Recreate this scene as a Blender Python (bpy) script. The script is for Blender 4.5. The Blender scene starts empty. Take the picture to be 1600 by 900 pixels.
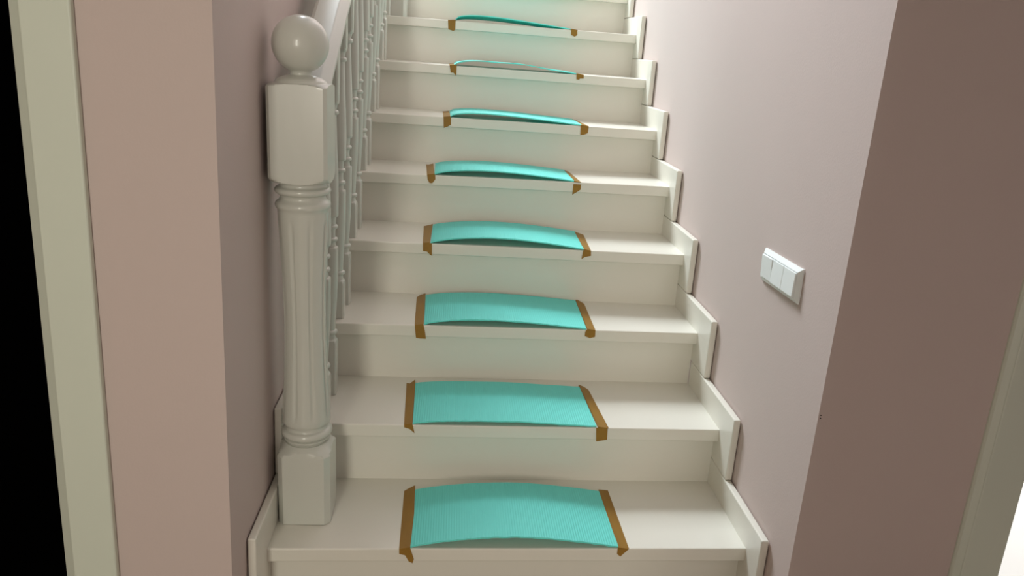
import bpy, bmesh, math, random
from mathutils import Vector, Matrix
random.seed(7)
S = bpy.context.scene
COL = S.collection
PI = math.pi

# ------------------------------------------------------------------ camera
def cam_matrix(loc, yaw, pitch, roll):
    cy, sy, cp, sp = math.cos(yaw), math.sin(yaw), math.cos(pitch), math.sin(pitch)
    cr, sr = math.cos(roll), math.sin(roll)
    fwd = Vector((sy * cp, cy * cp, -sp))
    right = Vector((cy, -sy, 0))
    up = right.cross(fwd)
    r2 = cr * right + sr * up
    u2 = -sr * right + cr * up
    M = Matrix.Identity(4)
    for i in range(3):
        M[i][0], M[i][1], M[i][2], M[i][3] = r2[i], u2[i], -fwd[i], loc[i]
    return M
cd = bpy.data.cameras.new('camera')
cd.sensor_width = 36.0
cd.lens = 1263.15 / 1600 * 36
cd.clip_start = 0.02
cam = bpy.data.objects.new('camera', cd)
COL.objects.link(cam)
cam.matrix_world = cam_matrix((0.2930, -1.61506, 1.26425), 0.083215, 0.285982, 0.070232)
S.camera = cam

# ------------------------------------------------------------------ world, lights, exposure
w = bpy.data.worlds.new('world'); S.world = w; w.use_nodes = True
bg = w.node_tree.nodes['Background']
bg.inputs[0].default_value = (0.93, 0.96, 1.0, 1)
bg.inputs[1].default_value = 0.52
def area(name, loc, target, sx, sy, power, col):
    l = bpy.data.lights.new(name, 'AREA'); l.shape = 'RECTANGLE'; l.size = sx; l.size_y = sy
    l.energy = power; l.color = col
    o = bpy.data.objects.new(name, l); COL.objects.link(o); o.location = loc
    o.rotation_euler = (Vector(target) - Vector(loc)).to_track_quat('-Z', 'Y').to_euler()
    return o
area('upper_window_light', (-1.05, 4.2, 4.85), (0.9, 0.7, 0.7), 1.3, 2.0, 480, (0.87, 0.945, 1.0))
area('hall_fill_light', (-0.30, -3.7, 1.5), (0.25, 0.0, 0.8), 0.4, 1.5, 39, (1.0, 0.95, 0.83))  # added fill from behind the viewpoint; no window is built there
area('side_room_light', (2.6, 1.2, 2.55), (2.6, 1.2, 0), 1.6, 1.6, 65, (0.98, 1.0, 1.0))
S.view_settings.view_transform = 'Standard'
S.view_settings.look = 'None'
S.view_settings.gamma = 1.0
S.view_settings.exposure = 0.0
S.view_settings.use_curve_mapping = False

# ------------------------------------------------------------------ materials
def mat(name, col, rough=0.5, var=0.0, vscale=8.0, bump=0.0, bscale=60.0, spec=0.5, stretch=(1, 1, 1), coat=0.0):
    m = bpy.data.materials.new(name); m.use_nodes = True
    nt = m.node_tree; b = nt.nodes['Principled BSDF']
    b.inputs['Base Color'].default_value = (*col, 1)
    b.inputs['Roughness'].default_value = rough
    b.inputs['Specular IOR Level'].default_value = spec
    if coat: b.inputs['Coat Weight'].default_value = coat; b.inputs['Coat Roughness'].default_value = 0.12
    tc = nt.nodes.new('ShaderNodeTexCoord')
    mp = nt.nodes.new('ShaderNodeMapping'); mp.inputs['Scale'].default_value = stretch
    nt.links.new(tc.outputs['Object'], mp.inputs['Vector'])
    if var:
        n = nt.nodes.new('ShaderNodeTexNoise'); n.inputs['Scale'].default_value = vscale; n.inputs['Detail'].default_value = 4
        nt.links.new(mp.outputs[0], n.inputs['Vector'])
        mx = nt.nodes.new('ShaderNodeMix'); mx.data_type = 'RGBA'
        mx.inputs[6].default_value = (*[c * (1 - var) for c in col], 1)
        mx.inputs[7].default_value = (*[min(1, c * (1 + var)) for c in col], 1)
        nt.links.new(n.outputs['Fac'], mx.inputs[0]); nt.links.new(mx.outputs[2], b.inputs['Base Color'])
    if bump:
        n2 = nt.nodes.new('ShaderNodeTexNoise'); n2.inputs['Scale'].default_value = bscale; n2.inputs['Detail'].default_value = 3
        nt.links.new(mp.outputs[0], n2.inputs['Vector'])
        bp = nt.nodes.new('ShaderNodeBump'); bp.inputs['Strength'].default_value = bump; bp.inputs['Distance'].default_value = 0.002
        nt.links.new(n2.outputs['Fac'], bp.inputs['Height']); nt.links.new(bp.outputs[0], b.inputs['Normal'])
    return m
M_STAIR = mat('white_stair_lacquer', (0.795, 0.775, 0.685), 0.34, 0.02, 5, 0.05, 90, 0.5, (0.25, 1, 1), 0.25)
M_RAIL = mat('white_turned_wood_paint', (0.60, 0.61, 0.545), 0.30, 0.02, 6, 0.05, 70, 0.5, (1, 1, 0.15), 0.3)
M_WALL = mat('pink_beige_wall_paint', (0.635, 0.530, 0.492), 0.75, 0.015, 3, 0.10, 220, 0.25)
M_TRIM = mat('white_door_trim_paint', (0.70, 0.75, 0.64), 0.40, 0.015, 6, 0.04, 60, 0.4)
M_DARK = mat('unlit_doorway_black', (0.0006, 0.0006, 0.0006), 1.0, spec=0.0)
M_TAPE = mat('brown_packing_tape', (0.31, 0.165, 0.026), 0.45, 0.18, 60, 0.15, 150, 0.22, (1, 0.2, 1))
M_SWITCH = mat('white_switch_plastic', (0.91, 0.95, 0.94), 0.28, spec=0.5)
M_MARBLE = mat('white_marble_tile', (0.86, 0.87, 0.86), 0.25, 0.05, 3, 0.0, 1, 0.5)
M_FLOOR = mat('beige_hall_tile', (0.40, 0.34, 0.27), 0.35, 0.05, 4, 0.03, 40, 0.5)
M_CEIL = mat('white_ceiling_paint', (0.80, 0.79, 0.76), 0.8, 0.01, 4)
def ribbed_foam():
    m = mat('teal_ribbed_foam', (0.20, 0.91, 0.83), 0.50, 0.03, 14, spec=0.4)
    nt = m.node_tree; b = nt.nodes['Principled BSDF']
    tc = nt.nodes.new('ShaderNodeTexCoord')
    wv = nt.nodes.new('ShaderNodeTexWave'); wv.wave_type = 'BANDS'; wv.bands_direction = 'X'
    wv.inputs['Scale'].default_value = 2 * PI / 0.0060 / 20 ; wv.inputs['Distortion'].default_value = 0.0
    nt.links.new(tc.outputs['Object'], wv.inputs['Vector'])
    bp = nt.nodes.new('ShaderNodeBump'); bp.inputs['Strength'].default_value = 0.45; bp.inputs['Distance'].default_value = 0.0012
    nt.links.new(wv.outputs['Fac'], bp.inputs['Height']); nt.links.new(bp.outputs[0], b.inputs['Normal'])
    # thin foam lets part of the light through
    tr = nt.nodes.new('ShaderNodeBsdfTranslucent'); tr.inputs[0].default_value = (0.10, 0.95, 0.84, 1)
    ms = nt.nodes.new('ShaderNodeMixShader'); ms.inputs[0].default_value = 0.15
    out = [n for n in nt.nodes if n.type == 'OUTPUT_MATERIAL'][0]
    nt.links.new(b.outputs[0], ms.inputs[1]); nt.links.new(tr.outputs[0], ms.inputs[2]); nt.links.new(ms.outputs[0], out.inputs['Surface'])
    return m
M_MAT = ribbed_foam()

# ------------------------------------------------------------------ helpers
def link(name, me, m, parent=None, loc=(0, 0, 0)):
    o = bpy.data.objects.new(name, me); COL.objects.link(o); o.location = loc
    if m and not me.materials: me.materials.append(m)
    if parent: o.parent = parent
    return o
def finish(bm, name, smooth=35):
    bmesh.ops.recalc_face_normals(bm, faces=bm.faces)
    me = bpy.data.meshes.new(name); bm.to_mesh(me); bm.free()
    if smooth:
        for f in me.polygons: f.use_smooth = True
        me.set_sharp_from_angle(angle=math.radians(smooth))
    return me
def box_bm(x0, x1, y0, y1, z0, z1, bev=0.0, seg=2, bm=None):
    own = bm is None
    b2 = bmesh.new()
    vs = [b2.verts.new((x, y, z)) for x in (x0, x1) for y in (y0, y1) for z in (z0, z1)]
    for q in ((0, 1, 3, 2), (4, 6, 7, 5), (0, 4, 5, 1), (2, 3, 7, 6), (0, 2, 6, 4), (1, 5, 7, 3)):
        b2.faces.new([vs[i] for i in q])
    if bev: bmesh.ops.bevel(b2, geom=list(b2.edges), offset=bev, segments=seg, profile=0.5, affect='EDGES')
    if own: return b2
    t = bpy.data.meshes.new('t'); b2.to_mesh(t); b2.free(); bm.from_mesh(t); bpy.data.meshes.remove(t)
    return bm
def boxes(name, lst, m, parent=None):
    bm = bmesh.new()
    for a in lst: box_bm(*a, bm=bm)
    return link(name, finish(bm, name, 0), m, parent)
def structure(o):
    o['kind'] = 'structure'; return o
def thing(name, label, cat, loc=(0, 0, 0), group=None):
    o = bpy.data.objects.new(name, None); COL.objects.link(o); o.location = loc
    o.empty_display_size = 0.1
    o['label'] = label; o['category'] = cat
    if group: o['group'] = group
    return o
def loft(rings, cap=True):
    bm = bmesh.new(); n = len(rings[0])
    vr = [[bm.verts.new(p) for p in r] for r in rings]
    for a, b in zip(vr, vr[1:]):
        for i in range(n): bm.faces.new((a[i], a[(i + 1) % n], b[(i + 1) % n], b[i]))
    if cap: bm.faces.new(list(reversed(vr[0]))); bm.faces.new(vr[-1])
    return bm
def sq_radius(th, h, c):
    a, b = abs(math.cos(th)), abs(math.sin(th))
    return min(h / max(a, b), (2 * h - c) / (a + b))
def sq_angles(h, c, n):
    out = [2 * PI * i / n for i in range(n)]
    for q in range(4):
        for s in (-1, 1):
            out.append((q * PI / 2 + s * math.atan2(h - c, h)) % (2 * PI))
    return sorted(set(round(a, 5) for a in out))
def turned(sections, angles, h, c, rfun=None):
    """sections of (z, R): each radius is the lesser of the turned radius and the square blank"""
    rings = []
    for z, R in sections:
        r = []
        for th in angles:
            rr = min(R, sq_radius(th, h, c)) if h else R
            if rfun: rr = rfun(th, z, rr)
            r.append((rr * math.cos(th), rr * math.sin(th), z))
        rings.append(r)
    return loft(rings)

# ------------------------------------------------------------------ stair dimensions
G, W, NOSE, TH = 0.26595, 1.0264, 0.031, 0.0344      # going, right end of treads, nosing overhang, tread thickness
XL, XR = -0.077, W
XWL, XWR = -0.097, 1.0464                            # faces of the left and right stair walls
YL, YR = -0.240, -0.177                              # where those walls turn out into the hall
TREADS = {1: [-0.0345, 0.0041, 0.17, 0.17], 2: [0.2433, 0.2837, 0.34, 0.34], 3: [0.5194, 0.564, 0.51, 0.51], 4: [0.7979, 0.7979, 0.6799, 0.6859], 5: [1.0638, 1.0638, 0.8479, 0.8561], 6: [1.3298, 1.3298, 1.019, 1.0167], 7: [1.5957, 1.5957, 1.1926, 1.1876], 8: [1.8617, 1.8617, 1.364, 1.3577], 9: [2.1276, 2.1276, 1.534, 1.5277], 10: [2.3936, 2.3936, 1.704, 1.6977], 11: [2.6595, 2.6595, 1.874, 1.8677]}
MATS = {
    1: {'D': 0.248, 'F': [0.237, 0.7178], 'B': [0.2353, 0.7137], 'apex': 0.469, 'H': 0.0261, 'LF': [[0.2123, 0], [0.2126, -0.0125], [0.2261, -0.0151], [0.2345, -0.031], [0.2436, -0.0361], [0.2461, -0.026], [0.2403, -0.0075], [0.2372, 0]], 'L': [[0.2078, 0.2465], [0.2176, 0.2582], [0.2342, 0.2679], [0.2386, 0.1368], [0.2372, 0], [0.2122, 0]], 'RF': [[0.7156, 0], [0.7422, 0], [0.7435, 0], [0.7234, -0.0193], [0.7155, -0.0129]], 'R': [[0.713, 0.2543], [0.7389, 0.2569], [0.7426, 0], [0.7169, 0]]},
    2: {'D': 0.256, 'F': [0.2223, 0.6957], 'B': [0.2159, 0.6868], 'apex': 0.377, 'H': 0.0107, 'LF': [[0.2007, 0], [0.201, -0.0065], [0.2147, -0.0107], [0.2275, -0.0212], [0.2219, 0], [0.2217, 0]], 'L': [[0.1909, 0.2623], [0.1996, 0.2579], [0.2138, 0.2779], [0.2163, 0.2435], [0.221, 0], [0.2004, 0]], 'RF': [[0.6941, 0], [0.7249, 0], [0.7261, -0.0317], [0.6977, -0.037]], 'R': [[0.6865, 0.2694], [0.7014, 0.2651], [0.7121, 0.2414], [0.7275, 0], [0.6991, 0]]},
    3: {'D': 0.27, 'F': [0.2339, 0.6954], 'B': [0.2261, 0.7012], 'apex': 0.378, 'H': 0.0134, 'LF': [[0.2076, 0], [0.2118, -0.0365], [0.2223, -0.0383], [0.2399, -0.0388], [0.236, -0.0158], [0.232, 0]], 'L': [[0.2, 0.2576], [0.2082, 0.2794], [0.2254, 0.2889], [0.2278, 0.2272], [0.2315, 0], [0.2072, 0]], 'RF': [[0.696, 0], [0.7216, 0], [0.722, -0.0191], [0.7071, -0.0232], [0.6921, -0.0176], [0.6923, -0.0053]], 'R': [[0.7015, 0.2719], [0.7091, 0.2717], [0.7262, 0.2476], [0.7215, 0], [0.6976, 0]]},
    4: {'D': 0.255, 'F': [0.2363, 0.7087], 'B': [0.2356, 0.7156], 'apex': 0.423, 'H': 0.0182, 'LF': [[0.213, 0], [0.214, -0.0237], [0.2263, -0.0256], [0.2358, -0.0347], [0.2418, -0.0381], [0.2402, 0]], 'L': [[0.2057, 0.2374], [0.2283, 0.2474], [0.2343, 0.2619], [0.2337, 0], [0.2126, 0]], 'RF': [[0.7072, 0], [0.7309, 0], [0.7322, -0.0156], [0.7148, -0.0199], [0.7037, -0.0265], [0.7055, -0.0131]], 'R': [[0.7136, 0.2482], [0.7401, 0.2198], [0.7307, 0], [0.7077, 0]]},
    5: {'D': 0.25, 'F': [0.2337, 0.7001], 'B': [0.229, 0.6988], 'apex': 0.368, 'H': 0.0149, 'LF': [[0.209, 0], [0.2114, -0.0148], [0.218, -0.0264], [0.2277, -0.0268], [0.2371, -0.0135], [0.2359, 0]], 'L': [[0.1974, 0.2359], [0.2066, 0.2351], [0.2225, 0.237], [0.2338, 0], [0.2089, 0]], 'RF': [[0.6981, -0.0065], [0.7242, -0.0072], [0.7236, -0.0237], [0.7126, -0.0322], [0.697, -0.0424]], 'R': [[0.6958, 0.2353], [0.7113, 0.237], [0.7236, 0], [0.6995, 0]]},
    6: {'D': 0.25, 'F': [0.2752, 0.7502], 'B': [0.2703, 0.7512], 'apex': 0.272, 'H': 0.0146, 'LF': [[0.2515, 0], [0.2781, 0], [0.2792, -0.025], [0.2687, -0.032], [0.2539, -0.0381]], 'L': [[0.2437, 0.2362], [0.257, 0.237], [0.269, 0.2362], [0.276, 0], [0.2514, 0]], 'RF': [[0.7457, 0], [0.7752, 0], [0.774, -0.0234], [0.7594, -0.0307], [0.7471, -0.0323]], 'R': [[0.7451, 0.237], [0.7638, 0.2354], [0.775, 0], [0.7474, 0]]},
    7: {'D': 0.25, 'F': [0.2806, 0.7559], 'B': [0.2756, 0.7609], 'apex': 0.31, 'H': 0.0225, 'LF': [[0.2622, 0], [0.2894, 0], [0.2898, -0.0381], [0.2779, -0.0257], [0.2679, -0.0264]], 'L': [[0.2582, 0.225], [0.2858, 0.228], [0.2898, 0], [0.2622, 0]], 'RF': [[0.7523, 0], [0.7806, 0], [0.7815, -0.0129], [0.7676, -0.0139], [0.7632, -0.0188], [0.7536, -0.0181]], 'R': [[0.7563, 0.225], [0.7855, 0.228], [0.7815, 0], [0.7523, 0]]},
    8: {'D': 0.25, 'F': [0.2739, 0.7541], 'B': [0.2689, 0.7591], 'apex': 0.239, 'H': 0.0187, 'LF': [[0.2453, 0], [0.276, 0], [0.2763, -0.0353], [0.269, -0.0406], [0.2479, -0.0359]], 'L': [[0.2413, 0.225], [0.2723, 0.228], [0.2763, 0], [0.2453, 0]], 'RF': [[0.7517, 0], [0.7778, 0], [0.7795, -0.0188], [0.7688, -0.0257], [0.7533, -0.0198]], 'R': [[0.7557, 0.225], [0.7835, 0.228], [0.7795, 0], [0.7517, 0]]},
}

NSTEP = 11
def nos(k, x):
    a = TREADS[k]; u = (x - XL) / (XR - XL)
    return a[0] + u * (a[1] - a[0]), a[2] + u * (a[3] - a[2])

# ------------------------------------------------------------------ the setting
structure(boxes('floor', [(-2.2, 4.2, -4.2, YR + 0.02, -0.10, 0.0), (XWL - 0.1, XWR + 0.14, YR + 0.02, 0.3, -0.10, 0.0)], M_FLOOR))
structure(boxes('floor_side_room', [(XWR + 0.15, 4.2, YR + 0.02, 3.4, -0.10, 0.0)], M_MARBLE))
structure(boxes('wall_left', [(XWL - 0.12, XWL, YL + 0.14, 0.3, 0, 5.2), (XWL - 0.12, XWL, 0.3, 4.6, 0, 1.95)], M_WALL))
structure(boxes('wall_right', [(XWR, XWR + 0.15, YR + 0.14, 4.6, 0, 5.2)], M_WALL))
structure(boxes('wall_front_left', [(-0.370, XWL, YL, YL + 0.14, 0, 2.75), (-1.22, -0.370, YL, YL + 0.14, 2.08, 2.75), (-2.2, -1.22, YL, YL + 0.14, 0, 2.75)], M_WALL))
structure(boxes('wall_front_right', [(XWR, 1.475, YR, YR + 0.14, 0, 2.75), (1.475, 2.36, YR, YR + 0.14, 2.08, 2.75), (2.36, 4.0, YR, YR + 0.14, 0, 2.75)], M_WALL))
structure(boxes('wall_front_top', [(XWL, XWR, YR, YR + 0.14, 2.75, 5.2)], M_WALL))
# added unseen wall behind the viewpoint, keeps hall light off the right front wall
structure(boxes('hall_blocker_wall', [(0.340, 4.0, -1.92, -1.80, 0, 2.75)], M_WALL))
structure(boxes('wall_hall_back', [(-2.2, 4.0, -4.2, -4.1, 0, 2.75)], M_WALL))
structure(boxes('wall_hall_left', [(-2.2, -2.1, -4.1, YL, 0, 2.75)], M_WALL))
structure(boxes('wall_hall_right', [(3.9, 4.0, -4.1, YR, 0, 2.75)], M_WALL))
structure(boxes('wall_back', [(XWL - 0.12, XWR + 0.15, 4.6, 4.72, 0, 5.2)], M_WALL))
structure(boxes('ceiling', [(-2.2, 4.0, -4.2, YR, 2.75, 2.85)], M_CEIL))
structure(boxes('wall_side_room', [(4.05, 4.2, -0.037, 3.4, 0, 2.75), (XWR + 0.15, 4.2, 3.4, 3.55, 0, 2.75)], M_CEIL))
structure(boxes('ceiling_side_room', [(XWR + 0.15, 4.2, -0.037, 3.4, 2.75, 2.85)], M_CEIL))

# door trims: face board with a rounded outer edge and a set-back inner lining
def casing(name, x_out, x_in, x_lin, y_wall, sgn):
    """x_out is the wall-side edge, x_in the door-side edge, x_lin the edge of the lining"""
    t = structure(bpy.data.objects.new(name, None)); COL.objects.link(t)
    bm = bmesh.new()
    a, b = min(x_out, x_in), max(x_out, x_in)
    box_bm(a, b, y_wall - 0.016, y_wall, 0, 2.14, 0.004, 3, bm)
    link('face_board', finish(bm, name + '_face', 0), M_TRIM, t)
    pts = [(x_in, y_wall - 0.0115), (x_in, y_wall + 0.13), (x_lin, y_wall + 0.13), (x_lin, y_wall + 0.004)]
    bm = loft([[(px, py, z) for px, py in pts] for z in (0, 2.09)])
    link('lining', finish(bm, name + '_lining', 0), M_TRIM, t)
    return t
casing('trim_1', -0.3065, -0.3860, -0.4075, YL, -1)
casing('trim_2', 1.4170, 1.5060, 1.512, YR, 1)
# sloped moulding on the outer edge of the right trim
pts = [(1.4020, YR), (1.4170, YR), (1.4170, YR - 0.0150), (1.4050, YR - 0.0090), (1.4020, YR - 0.0040)]
link('edge_moulding', finish(loft([[(px, py, z) for px, py in pts] for z in (0, 2.14)]), 'edge_moulding', 0), M_TRIM, bpy.data.objects['trim_2'])
structure(boxes('dark_doorway_panel', [(-1.20, -0.4085, YL + 0.02, YL + 0.06, 0.0, 2.07)], M_DARK))  # black panel in the opening, painted as the darkness of the unlit room

# ------------------------------------------------------------------ staircase
stairs = thing('staircase', 'straight flight of white painted wooden steps between two pink walls', 'staircase', (0, 0, 0))
def tread_mesh(k):
    yb = [(k * G + NOSE + 0.004) for _ in (0, 1)]
    if k + 1 in TREADS: yb = [TREADS[k + 1][0] + NOSE + 0.012, TREADS[k + 1][1] + NOSE + 0.012]
    rings = []
    rr = 0.0035
    for x, y, z, b in ((XL, TREADS[k][0], TREADS[k][2], yb[0]), (XR, TREADS[k][1], TREADS[k][3], yb[1])):
        prof = [(b, -TH), (b, 0.0)]
        for i in range(5):
            a = PI / 2 + i * PI / 8
            prof.append((y + rr + rr * math.cos(a), -rr + rr * math.sin(a)))
        for i in range(5):
            a = PI + i * PI / 8
            prof.append((y + rr + rr * math.cos(a), -TH + rr + rr * math.sin(a)))
        rings.append([(x, py, z + pz) for py, pz in prof])
    return finish(loft(rings), 'tread', 0)
def riser_mesh(k):
    zl0, zr0 = (0, 0) if k == 1 else (TREADS[k - 1][2] , TREADS[k - 1][3])
    rings = []
    for x, y, z0, z1 in ((XL, TREADS[k][0], zl0, TREADS[k][2]), (XR, TREADS[k][1], zr0, TREADS[k][3])):
        rings.append([(x, y + NOSE, z0), (x, y + NOSE, z1 - TH), (x, y + NOSE + 0.018, z1 - TH), (x, y + NOSE + 0.018, z0)])
    return finish(loft(rings), 'riser', 0)
for k in range(1, NSTEP + 1):
    link('tread', tread_mesh(k), M_STAIR, stairs)
    link('riser', riser_mesh(k), M_STAIR, stairs)
R0 = 0.17
for k in range(1, NSTEP + 1):
    # right-hand skirting block beside step k, then the left-hand one
    y0, z1 = (k - 1) * G - 0.072, k * R0 + 0.0715
    z0 = 0.0 if k == 1 else z1 - R0 + 0.0012
    bm = box_bm(XR, XR + 0.0175, y0, k * G + 0.06, z0, z1, 0.0035, 3)
    link('skirting_block', finish(bm, 'skirting_block', 0), M_STAIR, stairs)
    y0, z1 = (k - 1) * G - 0.133, k * R0 + 0.090
    z0 = 0.0 if k == 1 else z1 - R0 + 0.0012
    bm = box_bm(XL - 0.0175, XL, y0, k * G + 0.06, z0, z1, 0.0035, 3)
    link('skirting_block', finish(bm, 'skirting_block', 0), M_STAIR, stairs)
structure(boxes('floor_landing', [(XWL, XWR, NSTEP * G + 0.05, 4.6, NSTEP * R0 - 0.12, NSTEP * R0)], M_FLOOR))

# ------------------------------------------------------------------ railing
NX, NY = -0.0142, 0.120
rail = thing('stair_railing', 'white turned wooden railing with a ball topped newel post, left of the steps', 'railing', (NX, NY, R0))
H, C = 0.0605, 0.0125
def q(z): return z - R0                               # heights measured from the first tread
def newel(parent, x, y, z, name='newel_post'):
    ang = [2 * PI * i / 112 for i in range(112)]
    flute_c = [math.radians(-90 - 19.0 + 45 * i) for i in range(8)]
    def flutes(th, zz, r):
        z_ = zz + R0
        if not 0.430 < z_ < 0.884: return r
        e = min((z_ - 0.430) / 0.010, (0.884 - z_) / 0.010, 1.0)
        e = math.sqrt(max(0, e * (2 - e)))
        for c0 in flute_c:
            d = (th - c0 + PI) % (2 * PI) - PI
            s = d * r / 0.0048
            if abs(s) < 1: return r - 0.0034 * e * math.sqrt(1 - s * s)
        return r
    sec = []
    def add(zz, R): sec.append((q(zz), R))
    add(0.362, 0.046); add(0.3650, 0.047); add(0.3685, 0.050); add(0.3715, 0.0535); add(0.3745, 0.0535)
    for i in range(9):                                 # lower ring
        a = -PI / 2 + PI * i / 8
        add(0.3865 + 0.0095 * math.sin(a), 0.0485 + 0.0090 * math.cos(a))
    add(0.3975, 0.0475); add(0.4015, 0.0468); add(0.4055, 0.0475)
    add(0.4075, 0.0515); add(0.411, 0.0535); add(0.416, 0.0545); add(0.423, 0.0545)
    for i in range(41):                                # vase shaped fluted shaft
        zz = 0.428 + (0.886 - 0.428) * i / 40
        u = (zz - 0.428) / (0.886 - 0.428)
        if u < 0.5: R = 0.0450 + 0.0090 * ((0.5 - u) / 0.5) ** 1.7
        else: R = 0.0450 + 0.0078 * ((u - 0.5) / 0.5) ** 1.6
        add(zz, R)
    add(0.900, 0.0535); add(0.9085, 0.0540); add(0.9115, 0.0570)
    add(0.9165, 0.0585); add(0.921, 0.0580); add(0.925, 0.0550); add(0.9275, 0.0505)
    add(0.933, 0.0475); add(0.9375, 0.0480); add(0.940, 0.0515)
    for i in range(9):                                 # upper ring
        a = -PI / 2 + PI * i / 8
        add(0.9485 + 0.0078 * math.sin(a), 0.0505 + 0.0085 * math.cos(a))
    add(0.9585, 0.0480); add(0.963, 0.0480); add(0.967, 0.051); add(0.972, 0.052)
    post = link(name, finish(turned(sec, ang, 0, 0, flutes), name, 50), M_RAIL, parent, (x, y, z))
    sa = sq_angles(H, 0.0072, 64)
    HB = 0.0592
    sb = sq_angles(HB, C, 64)
    s2 = [(q(0.9640), 0.047)]
    for i in range(13):                                # rounded shoulders of the upper block
        a = i / 12 * PI / 2
        s2.append((q(0.9660 + 0.030 * (1 - math.cos(a))), 0.052 + 0.034 * math.sin(a)))
    for i in range(10):
        a = (1 - i / 9) * PI / 2
        s2.append((q(1.1690 - 0.013 * (1 - math.cos(a))), 0.055 + 0.031 * math.sin(a)))
    s2 += [(q(1.1700), 0.0535), (q(1.1715), 0.0525), (q(1.1750), 0.0500), (q(1.1790), 0.0430), (q(1.1825), 0.0330), (q(1.1850), 0.0245)]
    link('upper_block', finish(turned(s2, sa, H, 0.0072), 'upper_block', 30), M_RAIL, post)
    b2 = [(q(0.1702), 0.2), (q(0.338), 0.2)]
    b2 = [(q(0.1702), 0.0855), (q(0.338), 0.0855), (q(0.3415), 0.080), (q(0.3475), 0.0700), (q(0.3535), 0.0600), (q(0.3585), 0.0530), (q(0.3625), 0.0500)]
    link('base_block', finish(turned(b2, sb, HB, C), 'base_block', 30), M_RAIL, post)
    bs = [(q(1.1838), 0.0225), (q(1.1870), 0.0212), (q(1.1895), 0.0215)]
    rb, zc = 0.0572, 1.2455
    for i in range(25):
        a = -PI / 2 + 0.40 + (PI - 0.42) * i / 24
        bs.append((q(zc + rb * math.sin(a)), rb * math.cos(a)))
    link('ball_finial', finish(turned(bs, [2 * PI * i / 48 for i in range(48)], 0, 0), 'ball_finial', 60), M_RAIL, post)
    return post
newel(rail, 0, 0, 0.0009).rotation_euler = (0, math.radians(-0.65), 0)   # the old post leans a little to the left
zu = 8 * R0 - 0.008
# the post at the top of the balustrade stands on the eighth tread
UX, UY = 0.008, 2.045
newel(rail, UX - NX, UY - NY, zu + 0.0128 - R0)
# handrail
RX = -0.0235
SL = 0.585
def rail_z(y): return 1.1600 + SL * (y - 0.2)         # height of the handrail's widest line
prof = [(-0.028, -0.046), (-0.030, -0.036), (-0.0285, -0.027), (-0.031, -0.020), (-0.0365, -0.012), (-0.0375, -0.004), (-0.0355, 0.006), (-0.027, 0.0115),
        (0.020, 0.0122), (0.0235, 0.0115), (0.0255, 0.0100), (0.0410, -0.0015), (0.0430, -0.0045), (0.0430, -0.009), (0.0400, -0.0125), (0.0365, -0.0145), (0.0360, -0.019), (0.0385, -0.024), (0.0385, -0.032), (0.035, -0.037), (0.033, -0.046)]
rings = []
for y in (NY + H - 0.001, UY - H + 0.001):
    rings.append([(RX + a - NX, y - NY, rail_z(y) + b * 1.12 - R0) for a, b in prof])
link('handrail', finish(loft(rings), 'handrail', 28), M_RAIL, rail)
# balusters, two to a tread
BH, BC = 0.0195, 0.0035
ba = sq_angles(BH, BC, 16)
def baluster_mesh(low, z_top):
    s = [(0.0003, 0.04), (low - 0.030, 0.04), (low - 0.022, 0.0215), (low - 0.018, 0.0165), (low - 0.0085, 0.0142)]
    def ring(zc, r, hgt, r0):
        return [(zc + hgt * math.sin(-PI / 2 + PI * i / 6), r0 + (r - r0) * math.cos(-PI / 2 + PI * i / 6)) for i in range(7)]
    s += ring(low, 0.0205, 0.0065, 0.0142)
    d2, d1, up = low + 0.2515, low + 0.2845, low + 0.571
    for i in range(11):
        u = i / 10; s.append((low + 0.012 + (d2 - 0.030 - low - 0.012) * u, 0.0146 + 0.0082 * math.sin(u * PI / 2) ** 1.3))
    s += [(d2 - 0.024, 0.0229), (d2 - 0.0205, 0.0205), (d2 - 0.019, 0.0150), (d2 - 0.010, 0.0138)]
    s += ring(d2, 0.0197, 0.0058, 0.0138)
    s += [(d2 + 0.012, 0.0130), (d1 - 0.012, 0.0130)]
    s += ring(d1, 0.0197, 0.0058, 0.0138)
    s += [(d1 + 0.010, 0.0138), (d1 + 0.026, 0.0150), (d1 + 0.0275, 0.0205), (d1 + 0.031, 0.0229)]
    for i in range(11):
        u = i / 10; s.append((d1 + 0.036 + (up - 0.012 - d1 - 0.036) * u, 0.0228 - 0.0084 * math.sin(u * PI / 2) * u ** 0.5))
    s += ring(up, 0.0202, 0.0062, 0.0142)
    s += [(up + 0.0085, 0.0142), (up + 0.018, 0.0165), (up + 0.022, 0.0215), (up + 0.030, 0.04), (z_top, 0.04)]
    return finish(turned(s, ba, BH, BC), 'baluster', 32)
BX = -0.0120
for k in range(2, 9):
    for off, low in ((0.044, 0.1300), (0.169, 0.1765)):
        if k == 8 and off > 0.1: continue
        y = (k - 1) * G + off
        yn, zt = nos(k, BX)
        link('baluster', baluster_mesh(low, rail_z(y) - 0.040 - zt), M_RAIL, rail, (BX - NX, y - NY, zt - R0))

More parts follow.
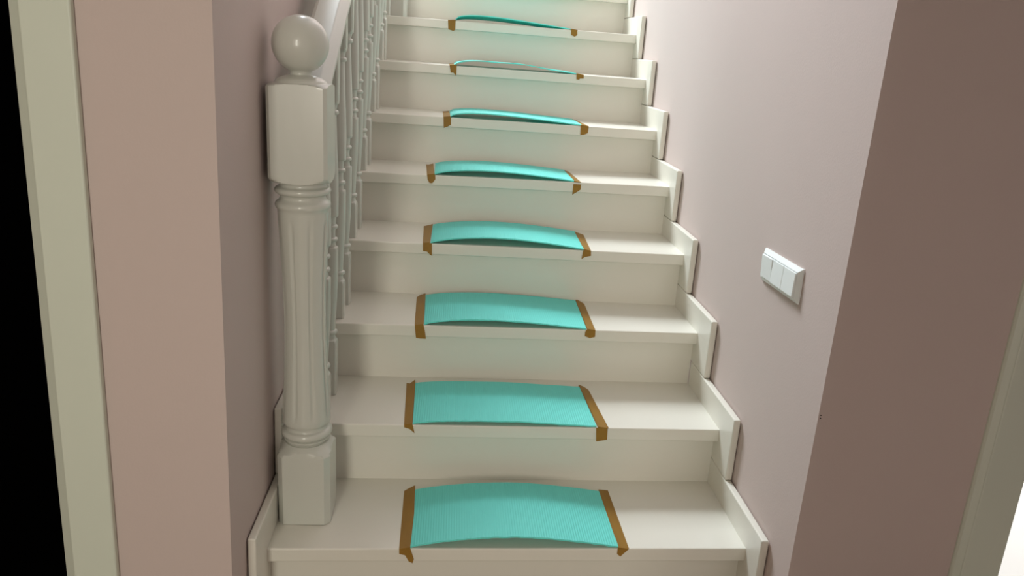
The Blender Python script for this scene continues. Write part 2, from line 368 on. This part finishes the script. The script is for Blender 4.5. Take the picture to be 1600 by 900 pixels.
# ------------------------------------------------------------------ stair mats held by brown tape
MLAB = {1: 'largest teal ribbed foam mat, bowed up on the lowest step',
        2: 'teal foam mat lying nearly flat on the second step from the bottom',
        3: 'bowed teal foam mat on the third step from the bottom',
        4: 'bowed teal foam mat on the fourth step, level with the light switch',
        5: 'bowed teal foam mat on the fifth step from the bottom',
        6: 'narrow glimpse of a bowed teal mat on the sixth step from the bottom',
        7: 'teal mat seen edge-on as a wavy line, second mat from the top',
        8: 'topmost teal foam mat, its dark underside showing'}
LIFT = {3: 1.3, 4: 1.25, 5: 1.3, 6: 1.2, 8: 1.3}
WAVE = {7: 0.0022, 1: 0.0005, 2: 0.0008}
def prism(pts_low, pts_top):
    bm = bmesh.new(); n = len(pts_low)
    a = [bm.verts.new(p) for p in pts_low]; b = [bm.verts.new(p) for p in pts_top]
    bm.faces.new(a); bm.faces.new(list(reversed(b)))
    for i in range(n): bm.faces.new((a[i], a[(i + 1) % n], b[(i + 1) % n], b[i]))
    bmesh.ops.triangulate(bm, faces=[f for f in bm.faces if len(f.verts) > 4])
    return bm
for k, d in MATS.items():
    xm = (d['F'][0] + d['F'][1]) / 2
    ym, zm = nos(k, xm)
    t = thing('stair_mat', MLAB[k], 'stair mat', (xm, ym + 0.12, zm), 'teal mats taped to the steps')
    ox, oy, oz = xm, ym + 0.12, zm
    nx, ny, th = 44, 8, 0.0038
    ex = math.log(0.5) / math.log(max(0.2, min(0.8, d['apex'])))
    rng = random.Random(k)
    rag = [rng.uniform(-0.0012, 0.0010) for _ in range(nx + 1)]
    bm = bmesh.new()
    top, bot = [], []
    for j in range(ny + 1):
        v = j / ny; rt, rb = [], []
        for i in range(nx + 1):
            u = i / nx
            x = (d['F'][0] + (d['F'][1] - d['F'][0]) * u) * (1 - v) + (d['B'][0] + (d['B'][1] - d['B'][0]) * u) * v
            h = LIFT.get(k, 1) * d['H'] * math.sin(PI * u ** ex) ** 0.95 if 0 < u < 1 else 0.0
            h += WAVE.get(k, 0) * math.sin(u * 4 * PI + 0.6) * math.sin(PI * u)
            h = max(0, h) * (1 - (0.3 if k == 8 else 0.12) * v)
            y0, z0 = nos(k, x)
            y = y0 + 0.003 + (d['D'] - 0.003) * v + (rag[i] if j == 0 else 0)
            rt.append(bm.verts.new((x - ox, y - oy, z0 + h + th + 0.0004 - oz)))
            rb.append(bm.verts.new((x - ox, y - oy, z0 + h + 0.0004 - oz)))
        top.append(rt); bot.append(rb)
    for j in range(ny):
        for i in range(nx):
            bm.faces.new((top[j][i], top[j][i + 1], top[j + 1][i + 1], top[j + 1][i]))
            bm.faces.new((bot[j][i], bot[j + 1][i], bot[j + 1][i + 1], bot[j][i + 1]))
    for i in range(nx):
        bm.faces.new((top[0][i], bot[0][i], bot[0][i + 1], top[0][i + 1]))
        bm.faces.new((top[ny][i], top[ny][i + 1], bot[ny][i + 1], bot[ny][i]))
    for j in range(ny):
        bm.faces.new((top[j][0], top[j + 1][0], bot[j + 1][0], bot[j][0]))
        bm.faces.new((top[j][nx], bot[j][nx], bot[j + 1][nx], top[j + 1][nx]))
    link('foam_sheet', finish(bm, 'foam_sheet', 40), M_MAT, t)
    for s in 'LR':
        lo, hi = [], []
        for x, dy in d[s]:
            y0, z0 = nos(k, x)
            e = d['F'] if dy < 0.1 else d['B']
            inner = (x > e[0] - 0.012) if s == 'L' else (x < e[1] + 0.012)
            y = y0 + dy - (0.0008 if dy == 0 else 0)
            lo.append((x - ox, y - oy, z0 + 0.0001 - oz))
            hi.append((x - ox, y - oy, z0 + ((0.0052 if dy > 0.01 else 0.0042) if inner else 0.0010) - oz))
        bm = prism(lo, hi)
        a, b = [], []
        for x, dz in d[s + 'F']:
            y0, z0 = nos(k, x)
            a.append((x - ox, y0 - 0.0002 - oy, z0 + dz + (0.0012 if dz == 0 else 0) - oz))
            b.append((x - ox, y0 - 0.0013 - (0.0015 if dz < -0.015 else 0) - oy, z0 + dz + (0.0012 if dz == 0 else 0) - oz))
        b2 = prism(a, b)
        tm = bpy.data.meshes.new('t'); b2.to_mesh(tm); b2.free(); bm.from_mesh(tm); bpy.data.meshes.remove(tm)
        link('tape_strip', finish(bm, 'tape_strip', 30), M_TAPE, t)

# ------------------------------------------------------------------ light switch on the right stair wall
sw = thing('light_switch', 'white triple light switch plate on the pink wall to the right', 'light switch', (XWR, 0.1025, 0.8185))
sw.rotation_euler = (math.radians(-1.3), 0, 0)
L2, H2 = 0.1085, 0.0385
def frame_bm():
    bm = bmesh.new()
    def loop(x, a, b): return [bm.verts.new((x, y, z)) for y, z in ((-a, -b), (a, -b), (a, b), (-a, b))]
    l0 = loop(-0.0003, L2, H2); l1 = loop(-0.0035, L2, H2); l2 = loop(-0.0105, L2 - 0.0105, H2 - 0.0095)
    l3 = loop(-0.0095, L2 - 0.012, H2 - 0.011); l4 = loop(-0.0060, L2 - 0.012, H2 - 0.011)
    for a, b in ((l0, l1), (l1, l2), (l2, l3), (l3, l4)):
        for i in range(4): bm.faces.new((a[i], a[(i + 1) % 4], b[(i + 1) % 4], b[i]))
    bm.faces.new(l0); bm.faces.new(l4)
    return bm
link('frame', finish(frame_bm(), 'frame', 0), M_SWITCH, sw)
cw = 2 * (L2 - 0.0125) / 3
for i, tilt in enumerate((2.2, 2.2, -2.6)):            # nearest first
    yc = -(L2 - 0.0125) + cw * (i + 0.5)
    bm = box_bm(-0.0050, 0.0025, -cw / 2 + 0.0007, cw / 2 - 0.0007, -(H2 - 0.0118), H2 - 0.0118, 0.0012, 2)
    o = link('rocker', finish(bm, 'rocker', 0), M_SWITCH, sw, (-0.0092, yc, 0))
    o.rotation_euler = (0, math.radians(tilt), 0)
# two small drill holes beside the corner of the right wall
for z in (0.6040, 0.5978):
    bm = bmesh.new()
    bmesh.ops.create_cone(bm, cap_ends=True, segments=10, radius1=0.0013, radius2=0.0013, depth=0.0006, matrix=Matrix.Translation((1.0512, YR - 0.0003, z)) @ Matrix.Rotation(PI / 2, 4, 'X'))
    link('drill_hole', finish(bm, 'drill_hole', 0), M_DARK, bpy.data.objects['wall_front_right'])
